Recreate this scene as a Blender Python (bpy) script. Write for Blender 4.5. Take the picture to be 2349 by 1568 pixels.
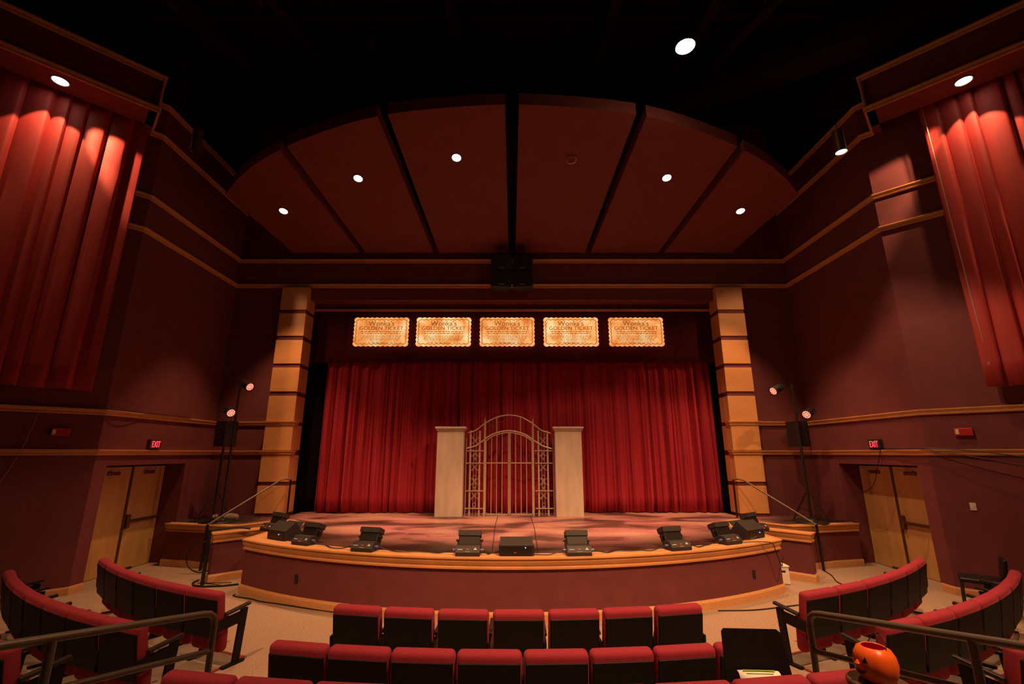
import bpy, bmesh, math, random
from mathutils import Vector, Matrix, Euler
PI = math.pi; R2 = math.sqrt(2)
for o in list(bpy.data.objects): bpy.data.objects.remove(o)
S = bpy.context.scene; C = S.collection
# ------------------------------------------------------------ camera, world, exposure
EYE = 2.45; FPX = 1047.0; TILT = math.atan(256 / 1047.0)
cd = bpy.data.cameras.new('camera'); cam = bpy.data.objects.new('camera', cd); C.objects.link(cam)
cam.location = (0, 0, EYE); cam.rotation_euler = (PI/2 + TILT, 0, 0)
cd.sensor_width = 36; cd.lens = FPX / 2349 * 36; cd.clip_end = 100; cd.clip_start = .05
S.camera = cam
W = bpy.data.worlds.new('world'); S.world = W; W.use_nodes = True
W.node_tree.nodes['Background'].inputs[0].default_value = (.02, .006, .004, 1)
W.node_tree.nodes['Background'].inputs[1].default_value = .25
vs = S.view_settings; vs.view_transform = 'Standard'; vs.look = 'None'; vs.gamma = 1; vs.use_curve_mapping = False
vs.exposure = 0.0
WARM = (1, .48, .22); HOT = (1, .54, .28)
def lamp(kind, loc, target, power, color=WARM, size=.12, ang=90, blend=.3, name='lamp_light'):
    d = bpy.data.lights.new(name, kind); d.energy = power; d.color = color
    if kind == 'SPOT': d.spot_size = math.radians(ang); d.spot_blend = blend; d.shadow_soft_size = size
    elif kind == 'POINT': d.shadow_soft_size = size
    o = bpy.data.objects.new(name, d); C.objects.link(o); o.location = loc
    if target is not None:
        o.rotation_euler = (Vector(target) - Vector(loc)).to_track_quat('-Z', 'Y').to_euler()
    return o
# lamps of the room (the fixtures in view are modelled below)
lamp('SPOT', (3.05, 6.57, 9.34), (2.8, 5.4, 0), 950, HOT, .12, 120, .12)          # big open house lamp
lamp('POINT', (3.05, 6.57, 9.25), None, 18, HOT, .12)                              # its bare glow
lamp('SPOT', (10.3, 5.6, 9.3), (5.6, 7.6, 0), 420, WARM, .06, 60, .6)             # next soffit lamp right
lamp('SPOT', (-10.3, 5.6, 9.3), (-5.6, 7.6, 0), 150, WARM, .06, 60, .6)           # next soffit lamp left
for sx, p in ((-1, 260), (1, 300)):                                               # soffit lamps: wash and beam to the pilaster
    lamp('SPOT', (sx*8.62, 7.28, 9.34), (sx*8.5, 7.5, 0), p, WARM, .04, 84, .12)
    lamp('SPOT', (sx*8.62, 7.28, 9.34), (sx*6.15, 12.2, 4.4), 1050 if sx > 0 else 850, WARM, .04, 38, .6)
lamp('SPOT', (6.5, 7.86, 8.15), (6.5, 7.86, 0), 300, HOT, .08, 84, .4)            # hanging can right
CAN = [(-5.88, 10.61, 8.52), (-3.64, 9.57, 8.78), (-1.25, 9.0, 8.93), (3.66, 9.56, 8.79), (5.88, 10.61, 8.52)]
for (x, y, z) in CAN:
    lamp('SPOT', (x, y, z - .06), (x*(.97 if abs(x) > 5 else 1), y+.3, 0), 1000 if abs(x) > 5 else 700, WARM, .05, 62 if abs(x) > 5 else 68, .5)   # downlights in the canopy
for sx in (-1, 1):                                                                # par cans on the side stands
    lamp('SPOT', (sx*6.3, 11.35, 4.1), (0, 10.4, .9), 260, (1, .22, .2), .1, 50, .6)
    lamp('SPOT', (sx*6.5, 11.3, 3.4), (sx*-1, 10.0, .9), 260, (1, .3, .28), .1, 50, .6)
lamp('SPOT', (4.2, .3, 11.6), (2.2, 7.4, .2), 7800, WARM, .12, 50, .8)            # pair of unseen house spots above the audience, no fixtures modelled
lamp('SPOT', (-4.2, .3, 11.6), (-1.9, 7.6, .2), 3500, WARM, .12, 50, .8)

# ------------------------------------------------------------ helpers
def at(px, py, y=None, z=None, x=None):
    rx = (px - 1174.5) / FPX; u = (784 - py) / FPX
    d = Vector((rx, math.cos(TILT) - u*math.sin(TILT), math.sin(TILT) + u*math.cos(TILT)))
    k = y / d.y if y is not None else ((z - EYE) / d.z if z is not None else x / d.x)
    return Vector((0, 0, EYE)) + d*k
def mat(name, col, rough=.6, metal=0, nz=0, nscale=20, bump=0, bscale=60, emit=None, es=1, spec=.5, sheen=0, stretch=None, col2=None):
    m = bpy.data.materials.new(name); m.use_nodes = True; nt = m.node_tree; b = nt.nodes['Principled BSDF']
    b.inputs['Base Color'].default_value = (*col, 1); b.inputs['Roughness'].default_value = rough
    b.inputs['Metallic'].default_value = metal; b.inputs['Specular IOR Level'].default_value = spec
    if sheen: b.inputs['Sheen Weight'].default_value = sheen; b.inputs['Sheen Roughness'].default_value = .4; b.inputs['Sheen Tint'].default_value = (*[min(1, c*2+.1) for c in col], 1)
    tc = nt.nodes.new('ShaderNodeTexCoord'); src = tc.outputs['Object']
    if stretch:
        mp = nt.nodes.new('ShaderNodeMapping'); mp.inputs['Scale'].default_value = stretch
        nt.links.new(src, mp.inputs['Vector']); src = mp.outputs['Vector']
    if nz:
        n = nt.nodes.new('ShaderNodeTexNoise'); n.inputs['Scale'].default_value = nscale; n.inputs['Detail'].default_value = 5
        nt.links.new(src, n.inputs['Vector'])
        r = nt.nodes.new('ShaderNodeValToRGB'); nt.links.new(n.outputs['Fac'], r.inputs['Fac'])
        c2 = col2 or tuple(min(1, c*(1+nz)) for c in col)
        r.color_ramp.elements[0].position = .3; r.color_ramp.elements[1].position = .7
        r.color_ramp.elements[0].color = (*[c*(1-nz) for c in col], 1); r.color_ramp.elements[1].color = (*c2, 1)
        nt.links.new(r.outputs['Color'], b.inputs['Base Color'])
    if bump:
        n = nt.nodes.new('ShaderNodeTexNoise'); n.inputs['Scale'].default_value = bscale; n.inputs['Detail'].default_value = 3
        nt.links.new(tc.outputs['Object'], n.inputs['Vector'])
        bp = nt.nodes.new('ShaderNodeBump'); bp.inputs['Strength'].default_value = bump; bp.inputs['Distance'].default_value = .01
        nt.links.new(n.outputs['Fac'], bp.inputs['Height']); nt.links.new(bp.outputs['Normal'], b.inputs['Normal'])
    if emit: b.inputs['Emission Color'].default_value = (*emit, 1); b.inputs['Emission Strength'].default_value = es
    return m
M = {
 'wall': mat('wall_paint', (.16, .043, .050), .75, nz=.08, nscale=3, bump=.25, bscale=140, spec=.3),
 'cloud': mat('panel_paint', (.20, .060, .058), .8, nz=.06, nscale=3, bump=.15, bscale=120, spec=.25),
 'black': mat('black_paint', (.012, .009, .009), .85, nz=.2, nscale=4, spec=.2),
 'beam': mat('beam_paint', (.025, .012, .012), .8, nz=.2, nscale=4, spec=.2),
 'maple': mat('maple', (.62, .33, .14), .42, nz=.12, nscale=2.2, stretch=(6, 6, 60), spec=.4),
 'maple_block': mat('maple_block', (.66, .33, .13), .45, nz=.05, nscale=1.6, stretch=(1.5, 1.5, 6), spec=.4),
 'maple_trim': mat('maple_trim', (.58, .29, .11), .4, nz=.1, nscale=3, spec=.4),
 'door': mat('door_veneer', (.54, .32, .11), .5, nz=.13, nscale=2, stretch=(3, 3, .5), spec=.4),
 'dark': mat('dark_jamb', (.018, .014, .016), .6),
 'carpet': mat('carpet', (.40, .29, .21), .95, nz=.22, nscale=45, bump=.9, bscale=220, spec=.1),
 'concrete': mat('seat_floor', (.27, .22, .17), .6, nz=.2, nscale=3, spec=.3),
 'redline': mat('red_edging', (.30, .05, .04), .6, nz=.1),
 'red': mat('seat_fabric', (.27, .027, .048), .85, nz=.06, nscale=60, bump=.2, bscale=300, spec=.2, sheen=.35),
 'shell': mat('seat_shell', (.007, .006, .006), .55, nz=.15, nscale=8, spec=.2),
 'blackmetal': mat('black_metal', (.022, .02, .018), .38, metal=.3, nz=.15, nscale=10),
 'rail': mat('grey_rail', (.15, .13, .10), .4, metal=.4, nz=.08, nscale=10),
 'vel': mat('red_velvet', (.34, .018, .036), .8, nz=.18, nscale=5, stretch=(4, 4, .15), bump=.12, bscale=200, spec=.25, sheen=.5),
 'sidevel': mat('side_velvet', (.34, .03, .03), .62, nz=.1, nscale=5, stretch=(4, 4, .2), spec=.35, sheen=.4),
 'darkvel': mat('dark_velvet', (.055, .004, .008), .9, nz=.2, nscale=5, stretch=(4, 4, .15), spec=.15),
 'blackvel': mat('black_drape', (.008, .004, .005), .95, nz=.2, nscale=5, spec=.1),
 'stone': mat('painted_stone', (.50, .43, .33), .7, nz=.14, nscale=2.2, stretch=(2, 2, .5), bump=.4, bscale=60),
 'gate': mat('gate_metal', (.46, .38, .24), .45, metal=.2, nz=.12, nscale=12),
 'plastic': mat('black_plastic', (.010, .009, .010), .42, nz=.1, nscale=10),
 'grille': mat('speaker_grille', (.014, .012, .012), .6, nz=.2, nscale=150),
 'case': mat('rubber_case', (.022, .019, .018), .6, nz=.15, nscale=20),
 'white': mat('white_plastic', (.72, .70, .68), .4, nz=.03, nscale=10),
 'cream': mat('cream_plate', (.75, .66, .52), .4, nz=.03, nscale=10),
 'paper': mat('white_paper', (.85, .84, .80), .8, nz=.02, nscale=8),
 'green': mat('green_ink', (.25, .42, .12), .7, nz=.05),
 'pink': mat('faint_pink_ink', (.80, .55, .5), .8, nz=.05),
 'orange': mat('pumpkin_plastic', (.95, .16, .02), .35, nz=.05, nscale=5, spec=.5),
 'inner': mat('pumpkin_inside', (.75, .03, .02), .5, nz=.05),
 'alarm': mat('alarm_red', (.45, .03, .03), .35, nz=.05),
 'steel': mat('steel', (.5, .45, .38), .3, metal=.9, nz=.05),
 'bronze': mat('dark_bronze', (.16, .10, .05), .4, metal=.6, nz=.08),
 'vinyl': mat('black_vinyl', (.008, .007, .007), .42, nz=.1, nscale=20, spec=.3),
 'wooddark': mat('stool_wood', (.10, .055, .03), .4, nz=.2, nscale=4, stretch=(1, 6, 1)),
 'cable': mat('cable_rubber', (.012, .011, .012), .5, nz=.1),
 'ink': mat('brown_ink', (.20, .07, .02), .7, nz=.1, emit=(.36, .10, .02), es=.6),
 'bulb': mat('lamp_glow', (1, .9, .7), .4, nz=.01, emit=(1, .86, .62), es=14),
 'bulb2': mat('lamp_glow_big', (1, .9, .7), .4, nz=.01, emit=(1, .88, .66), es=30),
 'led': mat('led_red', (1, .3, .2), .4, nz=.01, emit=(1, .16, .10), es=1.6),
 'ledcore': mat('led_white', (1, .6, .5), .4, nz=.01, emit=(1, .55, .42), es=2.2),
 'blue': mat('blue_led', (.1, .3, 1), .4, nz=.01, emit=(.08, .22, 1), es=10),
 'redled': mat('red_display', (.2, .02, .015), .4, nz=.01, emit=(1, .08, .04), es=.12),
 'exit': mat('exit_letters', (1, .05, .08), .4, nz=.01, emit=(1, .04, .08), es=1.8),
 'connector': mat('blue_connector', (.12, .15, .45), .4, nz=.05),
 'grey': mat('grey_print', (.55, .52, .5), .5, nz=.03),
 'glass': mat('strobe_lens', (.8, .65, .4), .2, nz=.05),
 'cord': mat('pale_cord', (.28, .22, .16), .6, nz=.05),
}
# carpet with broad tonal waves, painted stage cloth and ticket parchment get their own graphs
def stage_mat():
    m = bpy.data.materials.new('stage_paint'); m.use_nodes = True; nt = m.node_tree; b = nt.nodes['Principled BSDF']
    tc = nt.nodes.new('ShaderNodeTexCoord'); mp = nt.nodes.new('ShaderNodeMapping'); mp.inputs['Scale'].default_value = (.55, 1.1, 1)
    mp.inputs['Rotation'].default_value = (0, 0, .15)
    n = nt.nodes.new('ShaderNodeTexNoise'); n.inputs['Scale'].default_value = 1.15; n.inputs['Detail'].default_value = 5; n.inputs['Distortion'].default_value = .6
    r = nt.nodes.new('ShaderNodeValToRGB'); e = r.color_ramp.elements
    e[0].position = .30; e[0].color = (.05, .045, .03, 1); e[1].position = .80; e[1].color = (.85, .48, .50, 1)
    for p, c in ((.42, (.16, .075, .075, 1)), (.52, (.52, .24, .25, 1)), (.62, (.60, .36, .28, 1))):
        k = e.new(p); k.color = c
    n2 = nt.nodes.new('ShaderNodeTexNoise'); n2.inputs['Scale'].default_value = 90; n2.inputs['Detail'].default_value = 2
    r2 = nt.nodes.new('ShaderNodeValToRGB'); r2.color_ramp.elements[0].position = .35; r2.color_ramp.elements[0].color = (.55, .55, .55, 1); r2.color_ramp.elements[1].position = .75; r2.color_ramp.elements[1].color = (1.2, 1.2, 1.1, 1)
    # the dark painted border follows the curved front edge of the stage
    sx = nt.nodes.new('ShaderNodeVectorMath'); sx.operation = 'DISTANCE'; sx.inputs[1].default_value = (0, 16.3, 0)
    nt.links.new(tc.outputs['Object'], sx.inputs[0])
    ns = nt.nodes.new('ShaderNodeMath'); ns.operation = 'MULTIPLY_ADD'; ns.inputs[1].default_value = .9; nt.links.new(n.outputs['Fac'], ns.inputs[0]); nt.links.new(sx.outputs['Value'], ns.inputs[2])
    mr = nt.nodes.new('ShaderNodeMapRange'); mr.inputs[1].default_value = 7.55; mr.inputs[2].default_value = 8.55; mr.inputs[3].default_value = 1; mr.inputs[4].default_value = .16
    nt.links.new(ns.outputs[0], mr.inputs[0])
    mx = nt.nodes.new('ShaderNodeMixRGB'); mx.blend_type = 'MULTIPLY'; mx.inputs[0].default_value = 1
    mx2 = nt.nodes.new('ShaderNodeMixRGB'); mx2.blend_type = 'MULTIPLY'; mx2.inputs[0].default_value = 1
    L = nt.links.new
    L(tc.outputs['Object'], mp.inputs['Vector']); L(mp.outputs['Vector'], n.inputs['Vector']); L(n.outputs['Fac'], r.inputs['Fac'])
    L(tc.outputs['Object'], n2.inputs['Vector']); L(n2.outputs['Fac'], r2.inputs['Fac'])
    L(r.outputs['Color'], mx.inputs[1]); L(r2.outputs['Color'], mx.inputs[2]); L(mx.outputs[0], mx2.inputs[1]); L(mr.outputs[0], mx2.inputs[2])
    L(mx2.outputs[0], b.inputs['Base Color']); b.inputs['Roughness'].default_value = .42; b.inputs['Specular IOR Level'].default_value = .4
    return m
M['stage'] = stage_mat()
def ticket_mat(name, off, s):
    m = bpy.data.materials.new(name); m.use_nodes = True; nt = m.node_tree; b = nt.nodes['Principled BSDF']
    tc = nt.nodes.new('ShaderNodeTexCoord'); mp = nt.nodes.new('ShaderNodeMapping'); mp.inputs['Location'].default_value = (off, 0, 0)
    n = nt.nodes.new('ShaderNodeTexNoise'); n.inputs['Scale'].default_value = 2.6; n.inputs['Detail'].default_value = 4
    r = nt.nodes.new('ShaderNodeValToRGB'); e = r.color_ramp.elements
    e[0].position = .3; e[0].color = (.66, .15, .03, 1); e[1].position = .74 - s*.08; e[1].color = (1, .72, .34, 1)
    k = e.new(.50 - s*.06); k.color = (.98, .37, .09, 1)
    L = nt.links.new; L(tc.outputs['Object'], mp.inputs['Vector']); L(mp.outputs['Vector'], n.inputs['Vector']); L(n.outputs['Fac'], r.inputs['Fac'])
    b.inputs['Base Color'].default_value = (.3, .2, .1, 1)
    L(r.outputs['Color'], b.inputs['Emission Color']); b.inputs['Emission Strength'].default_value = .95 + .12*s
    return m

class B:
    """collects shapes into one mesh"""
    def __init__(s): s.bm = bmesh.new()
    def _x(s, vs, mtx):
        bmesh.ops.transform(s.bm, matrix=mtx, verts=vs)
    def box(s, c, d, rot=None, bev=0, seg=2):
        r = bmesh.ops.create_cube(s.bm, size=1); vs = r['verts']
        bmesh.ops.scale(s.bm, vec=d, verts=vs)
        if bev:
            es = list({e for v in vs for e in v.link_edges})
            g = bmesh.ops.bevel(s.bm, geom=vs + es, offset=bev, segments=seg, affect='EDGES', profile=.5)
            vs = list({v for f in g['faces'] for v in f.verts} | {v for v in vs if v.is_valid})
        m = Matrix.Translation(Vector(c)) @ (Euler(rot).to_matrix().to_4x4() if rot else Matrix())
        s._x(vs, m); return s
    def bar(s, a, b, w, h=None, up=(0, 0, 1)):
        a = Vector(a); b = Vector(b); h = h or w; d = b - a; L = d.length; z = d.normalized(); u = Vector(up)
        if abs(z.dot(u)) > .99: u = Vector((0, 1, 0))
        x = u.cross(z).normalized(); y = z.cross(x)
        r = bmesh.ops.create_cube(s.bm, size=1); vs = r['verts']; bmesh.ops.scale(s.bm, vec=(w, h, L), verts=vs)
        m = Matrix((x, y, z)).transposed().to_4x4(); m.translation = (a + b)/2; s._x(vs, m); return s
    def cyl(s, a, b, r, r2=None, n=16, caps=True):
        a = Vector(a); b = Vector(b); d = b - a
        g = bmesh.ops.create_cone(s.bm, cap_ends=caps, segments=n, radius1=r, radius2=r if r2 is None else r2, depth=d.length)
        m = d.to_track_quat('Z', 'Y').to_matrix().to_4x4(); m.translation = (a + b)/2; s._x(g['verts'], m); return s
    def tube(s, pts, r, n=8, closed=False):
        pts = [Vector(p) for p in pts]; N = len(pts); rings = []; up = None
        for i, p in enumerate(pts):
            if closed: t = (pts[(i+1) % N] - pts[i-1]).normalized()
            else: t = (pts[min(i+1, N-1)] - pts[max(i-1, 0)]).normalized()
            if up is None: up = Vector((0, 0, 1)) if abs(t.z) < .9 else Vector((0, 1, 0))
            x = t.cross(up).normalized(); y = x.cross(t).normalized(); up = y
            rings.append([s.bm.verts.new(p + r*(math.cos(2*PI*k/n)*x + math.sin(2*PI*k/n)*y)) for k in range(n)])
        for i in range(N if closed else N-1):
            a, b = rings[i], rings[(i+1) % N]
            for k in range(n): s.bm.faces.new((a[k], a[(k+1) % n], b[(k+1) % n], b[k]))
        if not closed: s.bm.faces.new(rings[0][::-1]); s.bm.faces.new(rings[-1])
        return s
    def lathe(s, prof, c=(0, 0, 0), n=24, mtx=None):
        rings = []
        for (r, z) in prof:
            rings.append([s.bm.verts.new(Vector((r*math.cos(2*PI*k/n), r*math.sin(2*PI*k/n), z))) for k in range(n)])
        for a, b in zip(rings, rings[1:]):
            for k in range(n): s.bm.faces.new((a[k], a[(k+1) % n], b[(k+1) % n], b[k]))
        m = Matrix.Translation(Vector(c)) @ (mtx.to_4x4() if mtx else Matrix())
        s._x([v for r in rings for v in r], m); return s
    def prism(s, poly, z0, z1):
        a = [s.bm.verts.new((p[0], p[1], z0)) for p in poly]; b = [s.bm.verts.new((p[0], p[1], z1)) for p in poly]
        N = len(poly); s.bm.faces.new(a[::-1]); s.bm.faces.new(b)
        for i in range(N): s.bm.faces.new((a[i], a[(i+1) % N], b[(i+1) % N], b[i]))
        return s
    def sweep(s, path, prof, side=1):
        """profile (outward, height) along a plan polyline with mitred corners"""
        P = [Vector((p[0], p[1])) for p in path]; N = len(P); rings = []
        for i in range(N):
            nn = []
            if i > 0: d = (P[i]-P[i-1]).normalized(); nn.append(Vector((-d.y, d.x))*side)
            if i < N-1: d = (P[i+1]-P[i]).normalized(); nn.append(Vector((-d.y, d.x))*side)
            m = nn[0] if len(nn) == 1 else (nn[0]+nn[1]).normalized() / max(.35, math.sqrt((1+nn[0].dot(nn[1]))/2))
            rings.append([s.bm.verts.new((P[i].x+m.x*o, P[i].y+m.y*o, z)) for o, z in prof])
        K = len(prof)
        for a, b in zip(rings, rings[1:]):
            for k in range(K): s.bm.faces.new((a[k], a[(k+1) % K], b[(k+1) % K], b[k]))
        s.bm.faces.new(rings[0][::-1]); s.bm.faces.new(rings[-1]); return s
    def mirror(s):
        bmesh.ops.transform(s.bm, matrix=Matrix.Diagonal((-1, 1, 1, 1)), verts=s.bm.verts); return s
    def out(s, name, m, parent=None, smooth=False):
        bmesh.ops.recalc_face_normals(s.bm, faces=s.bm.faces)
        me = bpy.data.meshes.new(name); s.bm.to_mesh(me); s.bm.free()
        me.materials.append(M[m] if isinstance(m, str) else m)
        if smooth:
            for p in me.polygons: p.use_smooth = True
            try: me.set_sharp_from_angle(angle=math.radians(40))
            except Exception: pass
        o = bpy.data.objects.new(name, me); C.objects.link(o)
        if parent: o.parent = parent
        return o
def tag(o, label=None, cat=None, group=None, kind=None):
    if label: o['label'] = label
    if cat: o['category'] = cat
    if group: o['group'] = group
    if kind: o['kind'] = kind
    return o
def thing(name, label, cat, loc=(0, 0, 0), rz=0, group=None):
    o = bpy.data.objects.new(name, None); C.objects.link(o); o.location = loc; o.rotation_euler = (0, 0, rz)
    o.empty_display_size = .1
    return tag(o, label, cat, group)
def struct(name, b, m, label=None, smooth=False):
    o = b.out(name, m, smooth=smooth); o['kind'] = 'structure'
    if label: o['label'] = label
    return o
def dup(root, label, loc=None, rz=None, group=None):
    def cp(o, par):
        c = o.copy(); C.objects.link(c)
        if par is not None: c.parent = par
        for ch in o.children: cp(ch, c)
        return c
    r = cp(root, None); r['label'] = label
    if loc is not None: r.location = loc
    if rz is not None: r.rotation_euler = (0, 0, rz)
    if group: r['group'] = group
    return r
def text(body, size, loc, rot, m, parent=None, name='lettering', depth=.004, sx=1, align='CENTER'):
    c = bpy.data.curves.new(name, 'FONT'); c.body = body; c.size = size; c.extrude = depth; c.align_x = align
    t = bpy.data.objects.new('tmp', c); C.objects.link(t)
    me = bpy.data.meshes.new_from_object(t.evaluated_get(bpy.context.evaluated_depsgraph_get()))
    bpy.data.objects.remove(t)
    me.transform(Matrix.Translation(Vector(loc)) @ Euler(rot).to_matrix().to_4x4() @ Matrix.Diagonal((sx, 1, 1, 1)))
    me.materials.clear(); me.materials.append(M[m])
    o = bpy.data.objects.new(name, me); C.objects.link(o)
    if parent: o.parent = parent
    return o
def smoothpath(pts, k=6):
    P = [Vector(p) for p in pts]; out = []
    for i in range(len(P)-1):
        p0 = P[max(i-1, 0)]; p1 = P[i]; p2 = P[i+1]; p3 = P[min(i+2, len(P)-1)]
        for j in range(k):
            t = j/k
            out.append(.5*((2*p1) + (p2-p0)*t + (2*p0-5*p1+4*p2-p3)*t*t + (3*p1-p0-3*p2+p3)*t**3))
    out.append(P[-1]); return out
def cable(name, label, pts, r=.008, m='cable', k=6, group=None):
    o = B().tube(smoothpath(pts, k), r, 6).out(name, m, smooth=True); return tag(o, label, 'cable', group)
def arc(cx, cy, r, a0, a1, n):
    """angles measured from -Y towards +X"""
    return [(cx + r*math.sin(a0+(a1-a0)*i/n), cy - r*math.cos(a0+(a1-a0)*i/n)) for i in range(n+1)]
ORD = ['first', 'second', 'third', 'fourth', 'fifth', 'sixth', 'seventh', 'eighth', 'ninth', 'tenth']
SIDE = {-1: 'left', 1: 'right'}

# ------------------------------------------------------------ setting: floors
CX, CY = 0, 15.0                                    # all seat rows are circles about this point
struct('floor', B().prism([(-15, -7), (15, -7), (15, 17), (-15, 17)], -.1, 0), 'carpet')
tz = [(11.16, .15), (12.18, .30), (13.18, .45), (14.18, .75)]
for i, (r, z) in enumerate(tz):
    a = arc(CX, CY, r, -.80, .80, 40)
    poly = a + [(a[-1][0], -6.9), (a[0][0], -6.9)]
    struct('floor_tier', B().prism(poly, tz[i-1][1] if i else 0.0, z), 'carpet')
for nm, a0, a1 in (('centre', -.245, .245), ('left', -.735, -.368), ('right', .368, .735)):
    b = B(); p = arc(CX, CY, 9.2, a0, a1, 16) + arc(CX, CY, 11.17, a1, a0, 16)
    b.prism(p, 0, .006); struct('floor_patch', b, 'concrete')
    b = B()
    b.sweep(arc(CX, CY, 9.2, a0, a1, 16), [(-.02, .006), (.02, .006), (.02, .012), (-.02, .012)])
    for a in (a0, a1):
        q0 = (CX+9.2*math.sin(a), CY-9.2*math.cos(a)); q1 = (CX+11.16*math.sin(a), CY-11.16*math.cos(a))
        b.sweep([q0, q1], [(-.02, .006), (.02, .006), (.02, .012), (-.02, .012)])
    struct('floor_edging', b, 'redline')

# ------------------------------------------------------------ walls
XW, YC, YP = 7.93, 8.97, 12.4
def wallpath(sx): return [(sx*XW, YP), (sx*XW, YC), (sx*14, YC-(14-XW))]
for sx in (-1, 1):
    b = B(); T = .6
    def slab(y0, y1, z0, z1): b.box((sx*(XW+T/2), (y0+y1)/2, (z0+z1)/2), (T, y1-y0, z1-z0))
    slab(11.47, YP+.35, 0, 10.25); slab(YC, 9.25, 0, 10.25); slab(9.25, 11.47, 2.22, 10.25)
    b.prism([(sx*XW, YC), (sx*14, YC-(14-XW)), (sx*14.4, YC-(14-XW)+.4), (sx*(XW+.57), YC)], 0, 10.25)
    b.prism([(sx*14, YC-(14-XW)), (sx*14, -7), (sx*14.4, -7), (sx*14.4, YC-(14-XW)+.4)], 0, 10.25)
    struct('wall_'+SIDE[sx], b, 'wall')
    b = B(); b.box((sx*(XW+.33), (YC+YP+.35)/2, 11.375), (.6, YP+.35-YC, 2.25))
    b.prism([(sx*(XW+.03), YC), (sx*14, YC-(14-XW)+.03), (sx*14, -7), (sx*14.4, -7), (sx*14.4, YC), (sx*(XW+.57), YC+.01)], 10.25, 12.5)
    struct('wall_upper_'+SIDE[sx], b, 'black')
b = B()                                             # proscenium wall with the stage opening
OX, OZ = 5.80, 6.72
for sx in (-1, 1): b.box((sx*(OX+8.6)/2, YP+.2, 6.25), (8.6-OX, .4, 12.5))
b.box((0, YP+.2, (OZ+12.5)/2), (2*OX, .4, 12.5-OZ)); struct('wall_front', b, 'wall')
b = B()                                             # second, lower header deeper in the opening
b.box((0, YP+.55, 9.5), (2*OX+.6, .3, 6.0-.04)); struct('wall_header', b, 'wall')
struct('trim_40', B().sweep([(-OX, YP+.4), (OX, YP+.4)], [(0, 6.50), (.05, 6.50), (.05, 6.56), (0, 6.56)], -1), 'maple_trim')
struct('wall_stage', B().box((0, 15.3, 6), (18, .2, 12)), 'black')
for sx in (-1, 1): struct('wall_stage_side', B().box((sx*8.9, 14.0, 6), (.2, 2.4, 12)), 'black')
struct('wall_back', B().box((0, -7.1, 6.2), (29, .2, 12.6)), 'black')
struct('ceiling', B().box((0, 4.2, 12.6), (30, 22.6, .2)), 'black')
# ceiling beams and duct
struct('ceiling_duct', B().bar((4.2, 10.6, 11.6), (11.5, 6.2, 11.6), .75, .5), 'beam')
for k, (x0, y0, x1, y1) in enumerate([(-1.2, 11.5, -1.6, 2), (-4.2, 11.5, -6.4, 3), (-6.0, 11.0, -9.0, 4), (2.0, 11.5, 2.6, 2), (5.0, 9.6, 7.6, 2.5), (4.0, 10.2, 5.4, 2.0)]):
    struct('ceiling_beam', B().bar((x0, y0, 12.1), (x1, y1, 12.1), .22, .5), 'beam')
for y in (2.5, 4.5, 6.5, 8.5): struct('ceiling_beam', B().bar((-11, y, 12.35), (11, y, 12.35), .12, .16), 'beam')
# horizontal maple mouldings
def prof(z, h=.11, d=.06): return [(0, z-h/2), (d*.55, z-h/2), (d*.7, z-h*.28), (d*.45, z-h*.15), (d*.8, z+h*.15), (d, z+h*.28), (d, z+h/2), (0, z+h/2)]
PX0, PX1, PYF = 5.76, 6.50, 12.22                   # pilaster plan
tn = 1
for sx in (-1, 1):
    for z in (2.475, 3.23):
        path = [(sx*PX0, YP), (sx*PX0, PYF), (sx*PX1, PYF), (sx*PX1, YP)] + wallpath(sx)
        struct('trim_%d' % tn, B().sweep(path, prof(z), side=-1 if sx > 0 else 1), 'maple_trim'); tn += 1
    for z in (9.42, 10.19):
        path = [(sx*XW, YP), (sx*XW, YC), (sx*8.09, 8.81), (sx*7.40, 8.12), (sx*14, 1.52)]
        struct('trim_%d' % tn, B().sweep(path, prof(z, .12, .05), side=-1 if sx > 0 else 1), 'maple_trim'); tn += 1
for z in (7.13, 7.90):
    path = [(-14, YC-(14-XW)), (-XW, YC), (-XW, YP), (XW, YP), (XW, YC), (14, YC-(14-XW))]
    struct('trim_%d' % tn, B().sweep(path, prof(z), side=-1), 'maple_trim'); tn += 1
for sx in (-1, 1):                                  # projecting light boxes over the side drapes
    f = lambda x, y: (sx*x, y)
    b = B()
    b.prism([f(7.40, 8.12), f(14, 1.52), f(14.43, 1.95), f(7.83, 8.55)], 9.36, 10.25)
    b.prism([f(7.40, 8.12), f(8.09, 8.81), f(8.19, 8.71), f(7.50, 8.02)], 9.36, 10.25)
    struct('soffit', b, 'wall')
    struct('trim_%d' % tn, B().bar((sx*7.39, 8.11, 9.40), (sx*7.39, 8.11, 10.2), .04), 'maple_trim'); tn += 1
    bp = [(sx*XW, 11.47), (sx*XW, 12.4)]
    struct('baseboard_'+SIDE[sx], B().sweep([(sx*XW, YC+.26), (sx*XW, YC), (sx*14, YC-(14-XW))], [(0, 0), (.02, 0), (.02, .11), (.012, .14), (0, .14)], side=-1 if sx > 0 else 1), 'maple')
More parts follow.
